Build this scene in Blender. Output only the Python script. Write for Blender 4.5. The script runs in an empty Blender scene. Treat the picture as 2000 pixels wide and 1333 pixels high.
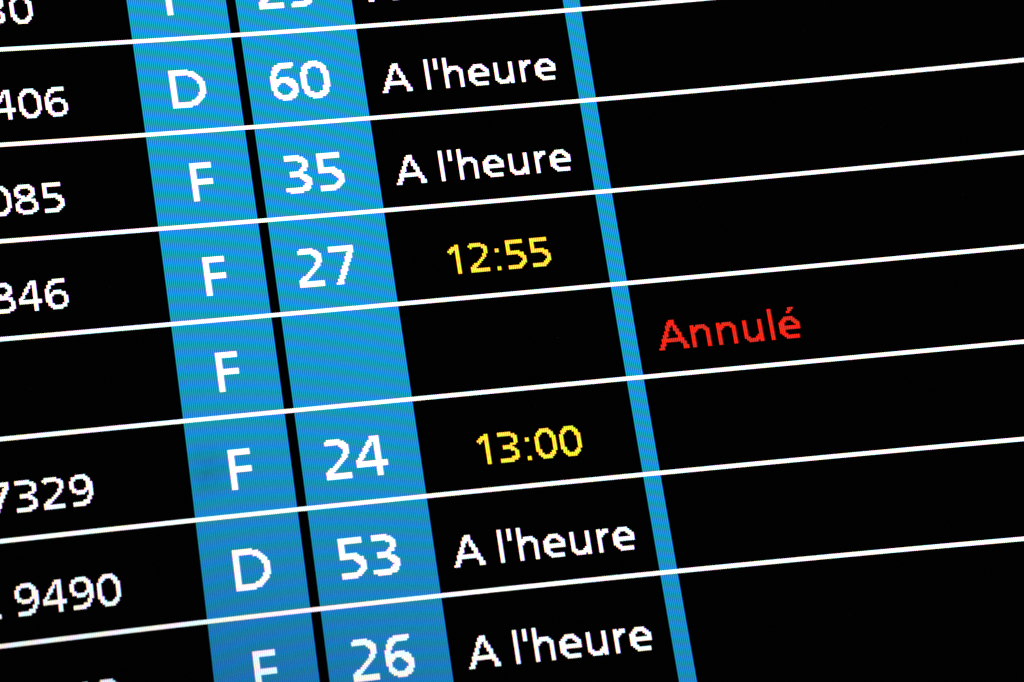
import bpy, math
from mathutils import Matrix, Vector

sc = bpy.context.scene
P = 0.0007                      # pitch of one display pixel, metres
ASP = 53.05 / 52.0              # the panel's pixels are a touch taller than wide
ROWH = 52                       # pixels from one row line to the next
HGT = 1.9                       # height of the screen's first row above the floor, metres

# ------------------------------------------------------------------ camera
# a 135 mm lens with the slight pincushion distortion the photograph shows
cam_d = bpy.data.cameras.new('camera')
cam = bpy.data.objects.new('camera', cam_d)
sc.collection.objects.link(cam)
sc.camera = cam
R = ((0.98074459, 0.14776299, -0.12769552),
     (-0.09129281, 0.9248995, 0.3690888),
     (0.17264319, -0.35032416, 0.92057988))     # board (right, down, in) -> camera (right, down, ahead)
T = (-204.99926, -204.78643, 2056.73682)        # in display pixels


def b2w(v):                                     # board (u, v, w) in pixels -> world, metres
    return Vector(((v[0] + 0.33) * P, v[2] * P, HGT - v[1] * P))


def b2w_dir(v):
    return Vector((v[0], v[2], -v[1]))


C = [-(R[0][i] * T[0] + R[1][i] * T[1] + R[2][i] * T[2]) for i in range(3)]
right = b2w_dir(R[0]); down = b2w_dir(R[1]); ahead = b2w_dir(R[2])
m = Matrix((right, -down, -ahead)).transposed().to_4x4()
m.translation = b2w(C)
cam.matrix_world = m
cam_d.sensor_width = 36.0
cam_d.sensor_fit = 'HORIZONTAL'
cam_d.lens = 135.5
cam_d.clip_start = 0.01
cam_d.clip_end = 100.0
cam_d.type = 'PANO'
K = (0.0, -7.37831698e-03, -1.95541210e-07, 5.63221139e-07, -1.35090780e-09)
for holder in (cam_d, getattr(cam_d, 'cycles', None)):
    if holder is None:
        continue
    try:
        holder.panorama_type = 'FISHEYE_LENS_POLYNOMIAL'
        holder.fisheye_fov = 2.0
        for i, k in enumerate(K):
            setattr(holder, 'fisheye_polynomial_k%d' % i, k)
    except Exception:
        pass
cam_d.dof.use_dof = True
cam_d.dof.focus_distance = 2035 * P
cam_d.dof.aperture_fstop = 13.0

# ------------------------------------------------------------------ light
# a dark concourse: the screen's own pixels are the light in the picture
w = bpy.data.worlds.new('World')
sc.world = w
w.use_nodes = True
bg = w.node_tree.nodes['Background']
bg.inputs['Color'].default_value = (0.9, 0.95, 1.0, 1)
bg.inputs['Strength'].default_value = 0.02
sc.render.engine = 'CYCLES'
sc.view_settings.view_transform = 'Standard'
sc.view_settings.look = 'None'
sc.view_settings.exposure = 0.0
sc.view_settings.gamma = 1.0
sc.render.resolution_x = 1024
sc.render.resolution_y = 682


# ------------------------------------------------------------------ materials
class NT:
    def __init__(s, name):
        s.m = bpy.data.materials.new(name)
        s.m.use_nodes = True
        s.t = s.m.node_tree
        s.t.nodes.clear()

    def n(s, typ, **kw):
        nd = s.t.nodes.new(typ)
        for k, v in kw.items():
            setattr(nd, k, v)
        return nd

    def link(s, a, b):
        s.t.links.new(a, b)

    def math(s, op, a, b=None, clamp=False):
        nd = s.n('ShaderNodeMath', operation=op, use_clamp=clamp)
        for i, x in enumerate((a, b)):
            if x is None:
                continue
            if isinstance(x, (int, float)):
                nd.inputs[i].default_value = x
            else:
                s.link(x, nd.inputs[i])
        return nd.outputs[0]


def pixel_material(name, rgb, tilt=(0, 0, 0), rough=0.3):
    """light of lit liquid-crystal pixels: red, green and blue strips side by side in every
    pixel; rgb is the mean light of the three; tilt is how each one's tone shifts with
    the angle the panel is seen at"""
    s = NT(name)
    tc = s.n('ShaderNodeTexCoord')
    sep = s.n('ShaderNodeSeparateXYZ')
    s.link(tc.outputs['Object'], sep.inputs[0])
    x = s.math('MULTIPLY', sep.outputs['X'], 2 * math.pi / P)
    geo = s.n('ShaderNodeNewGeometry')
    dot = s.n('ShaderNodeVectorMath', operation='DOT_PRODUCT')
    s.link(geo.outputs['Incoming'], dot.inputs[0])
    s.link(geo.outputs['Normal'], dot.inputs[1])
    # tones sink as the panel is seen more squarely (blue: twisted-nematic gamma shift; white: lens vignetting)
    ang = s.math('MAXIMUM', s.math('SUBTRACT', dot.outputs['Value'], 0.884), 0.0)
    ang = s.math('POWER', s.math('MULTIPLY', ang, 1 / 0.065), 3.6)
    # slight unevenness between neighbouring pixels
    wn = s.n('ShaderNodeTexNoise')
    wn.inputs['Scale'].default_value = 900.0
    wn.inputs['Detail'].default_value = 2.0
    s.link(tc.outputs['Object'], wn.inputs['Vector'])
    grain = s.math('ADD', s.math('MULTIPLY', wn.outputs[0], 0.08), 0.96)
    comb = s.n('ShaderNodeCombineColor')
    # where each colour's strip lies across the pixel and how sharply it stands out
    for i, (phase, sharp) in enumerate(((0.36, 0.95), (0.94, 0.88), (1.48, 0.82))):
        c = s.math('COSINE', s.math('SUBTRACT', x, math.pi * phase))
        lobe = s.math('MULTIPLY', s.math('ADD', s.math('MULTIPLY', c, sharp), 1.0), rgb[i])
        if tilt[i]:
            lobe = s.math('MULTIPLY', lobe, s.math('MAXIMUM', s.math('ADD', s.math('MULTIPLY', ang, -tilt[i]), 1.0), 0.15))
        lobe = s.math('MULTIPLY', lobe, grain)
        s.link(lobe, comb.inputs[i])
    em = s.n('ShaderNodeEmission')
    s.link(comb.outputs[0], em.inputs['Color'])
    out = s.n('ShaderNodeOutputMaterial')
    s.link(em.outputs[0], out.inputs['Surface'])
    return s.m


def plain(name, col, rough=0.5, spec=0.5, noise=None):
    s = NT(name)
    b = s.n('ShaderNodeBsdfPrincipled')
    b.inputs['Base Color'].default_value = (*col, 1)
    b.inputs['Roughness'].default_value = rough
    b.inputs['Specular IOR Level'].default_value = spec
    if noise:
        tc = s.n('ShaderNodeTexCoord'); nz = s.n('ShaderNodeTexNoise')
        nz.inputs['Scale'].default_value = noise
        nz.inputs['Detail'].default_value = 4
        s.link(tc.outputs['Object'], nz.inputs['Vector'])
        r = s.math('ADD', s.math('MULTIPLY', nz.outputs[0], 0.25), rough - 0.12)
        s.link(r, b.inputs['Roughness'])
    out = s.n('ShaderNodeOutputMaterial')
    s.link(b.outputs[0], out.inputs['Surface'])
    return s.m


M_PANEL = plain('unlit_panel', (0.004, 0.0035, 0.004), 0.45, 0.3, 60.0)
M_BACK = plain('panel_housing', (0.02, 0.02, 0.022), 0.5, 0.4, 30.0)
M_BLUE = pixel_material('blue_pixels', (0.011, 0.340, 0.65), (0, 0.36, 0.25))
M_WHITE = pixel_material('white_pixels', (1.70, 1.70, 1.72), (0.36, 0.33, 0.33))  # tilt here puts the lens vignetting into the white's emission
M_YELLOW = pixel_material('yellow_pixels', (1.30, 0.95, 0.045))
M_RED = pixel_material('red_pixels', (0.98, 0.024, 0.012))
M_DUST = plain('dust', (0.30, 0.28, 0.26), 0.9, 0.1)


# ------------------------------------------------------------------ helpers
board = bpy.data.objects.new('departure_board', None)
sc.collection.objects.link(board)
board.location = (0, 0, HGT)
board.empty_display_size = 0.05
board['label'] = 'black flight departures screen with two blue columns, white row lines and glowing French text'
board['category'] = 'display screen'


def link(name, data, parent, loc=(0, 0, 0), label=None):
    o = bpy.data.objects.new(name, data)
    sc.collection.objects.link(o)
    o.parent = parent
    o.location = loc
    if label:
        o['label'] = label
    return o


def mesh(name, verts, faces, mat):
    me = bpy.data.meshes.new(name)
    me.from_pydata(verts, [], faces)
    me.materials.append(mat)
    me.update()
    return me


def rect_mesh(name, rects, mat, y):
    """rects: (c0, r0, c1, r1) in pixels, columns right and rows down; they face the viewer (-Y)"""
    vs, fs = [], []
    for c0, r0, c1, r1 in rects:
        n = len(vs)
        vs += [(c0 * P, y, -r0 * ASP * P), (c0 * P, y, -r1 * ASP * P), (c1 * P, y, -r1 * ASP * P), (c1 * P, y, -r0 * ASP * P)]
        fs.append((n, n + 1, n + 2, n + 3))
    return mesh(name, vs, fs, mat)


def box_mesh(name, x0, x1, y0, y1, z0, z1, mat):
    v = [(x, y, z) for x in (x0, x1) for y in (y0, y1) for z in (z0, z1)]
    f = [(0, 1, 3, 2), (4, 6, 7, 5), (0, 4, 5, 1), (2, 3, 7, 6), (0, 2, 6, 4), (1, 5, 7, 3)]
    return mesh(name, v, f, mat)


# ------------------------------------------------------------------ bitmap letters
# every column of a character: runs of lit rows (first-last), counted from the top of a capital
SMALL = {
 '0': '4-11|2-13|1-3,11-14|0-2,13-15|0-1,14-15|0-1,14-15|0-1,14-15|0-2,13-15|1-4,12-14|2-13|4-11',
 '1': '3-3|2-4|1-3|1-2|0-15|0-15',
 '2': '1-1,13-15|0-2,12-15|0-1,11-15|0-1,11-12,14-15|0-1,10-11,14-15|0-1,9-10,14-15|0-1,8-9,14-15|1-2,6-8,14-15|1-7,14-15|2-5,14-15',
 '3': '0-1,14-15|0-1,14-15|0-1,7-8,14-15|0-1,7-8,14-15|0-1,7-8,14-15|0-1,7-8,14-15|0-1,6-9,13-15|1-2,6-6,8-9,13-14|1-6,9-14|2-5,10-13',
 '4': '9-11|8-11|6-8,10-11|4-6,10-11|3-5,10-11|1-3,10-11|0-1,10-11|0-15|0-15|10-11|10-11',
 '5': '0-7,14-15|0-7,14-15|0-1,6-7,14-15|0-1,6-7,14-15|0-1,6-7,14-15|0-1,6-7,14-15|0-1,6-8,13-15|0-1,7-9,12-14|0-1,7-13|9-12',
 '6': '5-11|3-13|1-4,8-14|1-2,7-8,13-15|0-2,6-7,14-15|0-1,6-7,14-15|0-1,6-7,14-15|0-1,6-7,14-15|0-1,7-8,13-14|0-1,7-14|9-12',
 '7': '0-1|0-1|0-1,14-15|0-1,12-15|0-1,10-14|0-1,7-12|0-1,5-9|0-1,3-7|0-5|0-3',
 '8': '2-5,10-13|1-6,9-14|0-2,5-6,8-9,13-14|0-1,6-8,14-15|0-1,6-8,14-15|0-1,7-8,14-15|0-1,6-8,14-15|0-2,5-8,14-15|1-6,8-9,13-14|2-5,8-14|10-13',
 '9': None,
 ':': '4-5,14-15|4-5,14-15',
 "'": '-1-4|-1-4',
 'A': '15-15|13-15|10-15|8-13|6-11|3-8,10-11|1-5,10-11|0-3,10-11|0-2,10-11|0-5,10-11|3-7,10-11|5-11|7-12|10-15|12-15|14-15',
 'n': '4-15|4-15|5-7|4-6|4-5|4-5|4-5|4-6|5-15|6-15',
 'h': '-1-15|-1-15|5-7|4-6|4-5|4-5|4-5|4-6|5-15|6-15',
 'u': '4-13|4-14|13-15|14-15|14-15|14-15|13-15|12-14|4-15|4-15',
 'l': '-1-15|-1-15',
 'r': '4-15|4-15|5-7|4-6|4-5|4-5',
 'e': '7-12|6-13|5-14|4-6,9-10,13-15|4-5,9-10,14-15|4-5,9-10,14-15|4-5,9-10,14-15|4-6,9-10,14-15|5-7,9-10,14-15|6-10,14-15|7-10',
 'é': '7-12|6-13|5-14|4-6,9-10,13-15|4-5,9-10,14-15|1-1,4-5,9-10,14-15|-1-1,4-5,9-10,14-15|-1-0,4-6,9-10,14-15|-1--1,5-7,9-10,14-15|6-10,14-15|7-10',
}
LARGE = {
 '0': '6-14|3-17|2-18|1-6,14-19|1-3,17-19|0-3,17-20|0-2,18-20|0-2,18-20|0-2,18-20|0-3,17-20|1-3,17-19|1-6,14-19|2-18|3-17|6-14',
 '2': '17-20|1-2,16-20|0-2,15-20|0-2,15-20|0-2,14-16,18-20|0-2,13-15,18-20|0-2,12-14,18-20|0-2,11-13,18-20|0-3,10-12,18-20|1-4,8-11,18-20|1-10,18-20|2-9,18-20|3-7,18-20',
 '3': '18-19|0-2,18-19|0-2,18-20|0-2,9-11,18-20|0-2,9-11,18-20|0-2,9-11,18-20|0-2,9-11,18-20|0-2,9-11,18-20|0-3,8-12,18-20|1-3,7-13,17-19|1-8,11-14,16-19|2-8,11-19|3-6,12-18|13-16',
 '4': '12-15|11-15|9-15|8-11,13-15|6-10,13-15|5-8,13-15|3-7,13-15|2-5,13-15|0-4,13-15|0-2,13-15|0-20|0-20|0-20|13-15|13-15|13-15',
 '5': '0-10,18-20|0-10,18-20|0-10,18-20|0-2,8-10,18-20|0-2,8-10,18-20|0-2,8-10,18-20|0-2,8-10,18-20|0-2,8-11,18-20|0-2,8-12,17-19|0-2,9-13,16-19|0-2,10-18|0-2,10-17|12-16',
 '6': '7-14|4-17|2-18|1-6,9-12,16-19|1-4,9-11,17-19|0-3,8-10,18-20|0-2,8-10,18-20|0-2,8-10,18-20|0-2,8-11,18-20|0-2,8-12,17-20|0-2,9-13,16-19|0-2,9-19|0-1,10-18|12-16',
 '7': '0-2|0-2|0-2,20-20|0-2,18-20|0-2,16-20|0-2,13-20|0-2,11-17|0-2,9-15|0-2,6-13|0-2,4-10|0-8|0-6|0-3',
 '9': None,
 'D': '0-20|0-20|0-20|' + '0-2,18-20|' * 7 + '1-3,17-19|1-3,17-19|1-4,16-19|2-5,15-18|3-7,13-17|4-16|5-15|7-13',
 'F': '0-20|0-20|0-20|' + '0-2,9-11|' * 7 + '0-2,9-11',
}


def parse(s):
    cols = []
    for c in s.split('|'):
        runs = []
        for r in c.split(','):
            i = r.index('-', 1)
            runs.append((int(r[:i]), int(r[i + 1:])))
        cols.append(runs)
    return cols


def turned(cols, h):             # a 9 is the 6 turned half round
    return [[(h - 1 - b, h - 1 - a) for a, b in reversed(c)] for c in reversed(cols)]


SMALL = {k: parse(v) for k, v in SMALL.items() if v}
LARGE = {k: parse(v) for k, v in LARGE.items() if v}
SMALL['9'] = turned(SMALL['6'], 16)
LARGE['9'] = turned(LARGE['6'], 21)
CACHE = {}
Y_BAND, Y_LINE, Y_TEXT = -0.00004, -0.00010, -0.00007


def glyph_mesh(font, ch, mat):
    key = (id(font), ch, mat.name)
    if key not in CACHE:
        rects = []
        cols = font[ch]
        c = 0
        while c < len(cols):     # merge equal neighbouring columns
            e = c
            while e + 1 < len(cols) and cols[e + 1] == cols[c]:
                e += 1
            for a, b in cols[c]:
                rects.append((c, a, e + 1, b + 1))
            c = e + 1
        kind = 'digit' if ch.isdigit() else 'letter' if ch.isalpha() else 'punctuation_mark'
        CACHE[key] = rect_mesh(kind, rects, mat, 0.0)
    return CACHE[key]


def char(font, ch, mat, parent, col, row, name=None, label=None):
    """col: absolute pixel column of the character's left edge; row: absolute row of its top edge"""
    px, pz = parent.get('px', 0), parent.get('pz', 0.0)
    kind = 'digit' if ch.isdigit() else 'letter' if ch.isalpha() else 'punctuation_mark'
    lo = (col * P - px * P, 0.0, -row * ASP * P - pz)
    if parent is board:
        lo = (lo[0], Y_TEXT, lo[2])
    return link(name or kind, glyph_mesh(font, ch, mat), parent, lo, label)


def text_part(name, label, col, row):
    o = link(name, None, board, (col * P, Y_TEXT, -row * ASP * P), label)
    o.empty_display_size = 0.01
    o['px'] = col
    o['pz'] = -row * ASP * P
    return o


# ------------------------------------------------------------------ the screen
x0, x1 = -230 * P, 620 * P
z0, z1 = -(ROWH * 7 + 110) * ASP * P, 130 * ASP * P
link('screen_panel', box_mesh('screen_panel', x0, x1, 0.0, 0.004, z0, z1, M_PANEL), board)
link('housing', box_mesh('housing', x0 - 0.004, x1 + 0.004, 0.0045, 0.05, z0 - 0.004, z1 + 0.004, M_BACK), board)

TOP, BOT = -110, ROWH * 7 + 95
for a, b, nm, lb in ((0, 51, 'column_band', 'blue column of terminal letters'),
                     (56, 117, 'column_band', 'wider blue column of gate numbers'),
                     (230, 239, 'divider_bar', 'narrow blue bar right of the status texts')):
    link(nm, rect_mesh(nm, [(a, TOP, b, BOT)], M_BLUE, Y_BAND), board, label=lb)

for k in range(1, 8):
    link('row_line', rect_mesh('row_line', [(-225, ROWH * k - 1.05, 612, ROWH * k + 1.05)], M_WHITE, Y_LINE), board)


# ------------------------------------------------------------------ the writing
def row_small(k): return ROWH * k + 22.45
def row_large(k): return ROWH * k + 17.5


FLIGHT = {0: ('30', (-72, -59)), 1: ('406', (-74, -61, -48)), 2: ('085', (-82, -69, -55)),
          3: ('846', (-86, -73, -60)), 5: ('7329', (-98, -85, -72, -59)),
          6: ('A9490', (-113, -90, -77, -64, -51)), 7: ('48', (-69, -56))}
for k, (s, xs) in FLIGHT.items():
    t = text_part('flight_number', 'white flight number ending %s' % s.lstrip('A')[-4:], xs[0], row_small(k))
    for ch, x in zip(s, xs):
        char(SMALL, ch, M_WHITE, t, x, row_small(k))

TERM = 'FDFFFFDF'
for k, ch in enumerate(TERM):
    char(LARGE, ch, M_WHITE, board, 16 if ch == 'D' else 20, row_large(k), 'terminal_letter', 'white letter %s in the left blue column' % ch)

BEAR = {'6': 1, '5': 2, '3': 1, '2': 1, '7': 1, '4': 0, '9': 0, '0': 0}
GATE = {0: '29', 1: '60', 2: '35', 3: '27', 5: '24', 6: '53', 7: '26'}
for k, s in GATE.items():
    t = text_part('gate_number', 'white gate number %s' % s, 67, row_large(k))
    for i, ch in enumerate(s):
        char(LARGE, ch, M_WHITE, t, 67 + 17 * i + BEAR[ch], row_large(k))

HEURE = (("A", 0), ("l", 24), ("'", 29), ("h", 34), ("e", 47), ("u", 61), ("r", 75), ("e", 83))
for k in (0, 1, 2, 6, 7):
    t = text_part('status_text', "white words A l'heure", 126, row_small(k))
    for ch, dx in HEURE:
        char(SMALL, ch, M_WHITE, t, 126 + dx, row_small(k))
for k, seq in ((3, (('1', 0), ('2', 11), (':', 25), ('5', 31), ('5', 44))), (5, (('1', 0), ('3', 11), (':', 25), ('0', 30), ('0', 43)))):
    t = text_part('status_time', 'yellow time %s' % ''.join(c for c, _ in seq), 147, row_small(k))
    for ch, dx in seq:
        char(SMALL, ch, M_YELLOW, t, 147 + dx, row_small(k))
t = text_part('status_text', 'red word Annulé', 250, row_small(4))
for ch, dx in (('A', 0), ('n', 18), ('n', 32), ('u', 46), ('l', 60), ('é', 65)):
    char(SMALL, ch, M_RED, t, 250 + dx, row_small(4))


# ------------------------------------------------------------------ dirt on the screen
def smudge_material():
    s = NT('finger_smudge')
    tc = s.n('ShaderNodeTexCoord')
    g = s.n('ShaderNodeTexGradient', gradient_type='SPHERICAL')
    mp = s.n('ShaderNodeMapping')
    mp.inputs['Scale'].default_value = (1 / (15 * P), 1 / (15 * P), 1 / (18 * P))
    s.link(tc.outputs['Object'], mp.inputs[0]); s.link(mp.outputs[0], g.inputs[0])
    nz = s.n('ShaderNodeTexNoise'); nz.inputs['Scale'].default_value = 260.0; nz.inputs['Detail'].default_value = 3
    s.link(tc.outputs['Object'], nz.inputs['Vector'])
    a = s.math('MULTIPLY', s.math('MULTIPLY', g.outputs['Color'], nz.outputs[0]), 0.42, clamp=True)
    tr = s.n('ShaderNodeBsdfTransparent')
    df = s.n('ShaderNodeBsdfDiffuse'); df.inputs['Color'].default_value = (0.05, 0.05, 0.05, 1)
    mx = s.n('ShaderNodeMixShader')
    s.link(a, mx.inputs[0]); s.link(tr.outputs[0], mx.inputs[1]); s.link(df.outputs[0], mx.inputs[2])
    out = s.n('ShaderNodeOutputMaterial'); s.link(mx.outputs[0], out.inputs['Surface'])
    return s.m


sm = []
for i in range(24):
    a = i * math.tau / 24
    sm.append((15 * P * math.cos(a), 0.0, 18 * P * math.sin(a)))
link('smudge', mesh('smudge', sm, [tuple(range(24))], smudge_material()), board,
     (9 * P, -0.00016, -(ROWH * 5 + 27) * ASP * P), 'faint dark finger smudge beside the F left of gate 24')

import random
rnd = random.Random(7)
SPOTS = [(346.5, 232.0), (261.0, 257.7), (256.5, 210.8), (286.2, 173.1), (-52.7, 158.6), (131.5, 279.5), (179.9, 275.6), (131.3, 114.3), (182.2, 354.3), (388.3, 137.1), (295.5, 318.6), (322.4, 402.3), (145.0, 245.3), (197.5, 239.0), (-28.2, 188.6), (-72.7, 240.1), (-35.1, 334.0), (312.1, 144.4), (424.6, 179.6), (356.9, 76.7), (366.3, 354.7), (76.2, 400.3)]
for u, v in SPOTS:
    r = P * rnd.uniform(0.22, 0.42)
    n = 7
    vs = [(r * rnd.uniform(0.6, 1.2) * math.cos(i * math.tau / n), -0.00003, r * rnd.uniform(0.5, 1.1) * math.sin(i * math.tau / n)) for i in range(n)]
    vs.append((0, -0.00009, 0))
    fs = [(i, (i + 1) % n, n) for i in range(n)]
    link('dust_speck', mesh('dust_speck', vs, fs, M_DUST), board, ((u + 0.33) * P, -0.00003, -v * P))
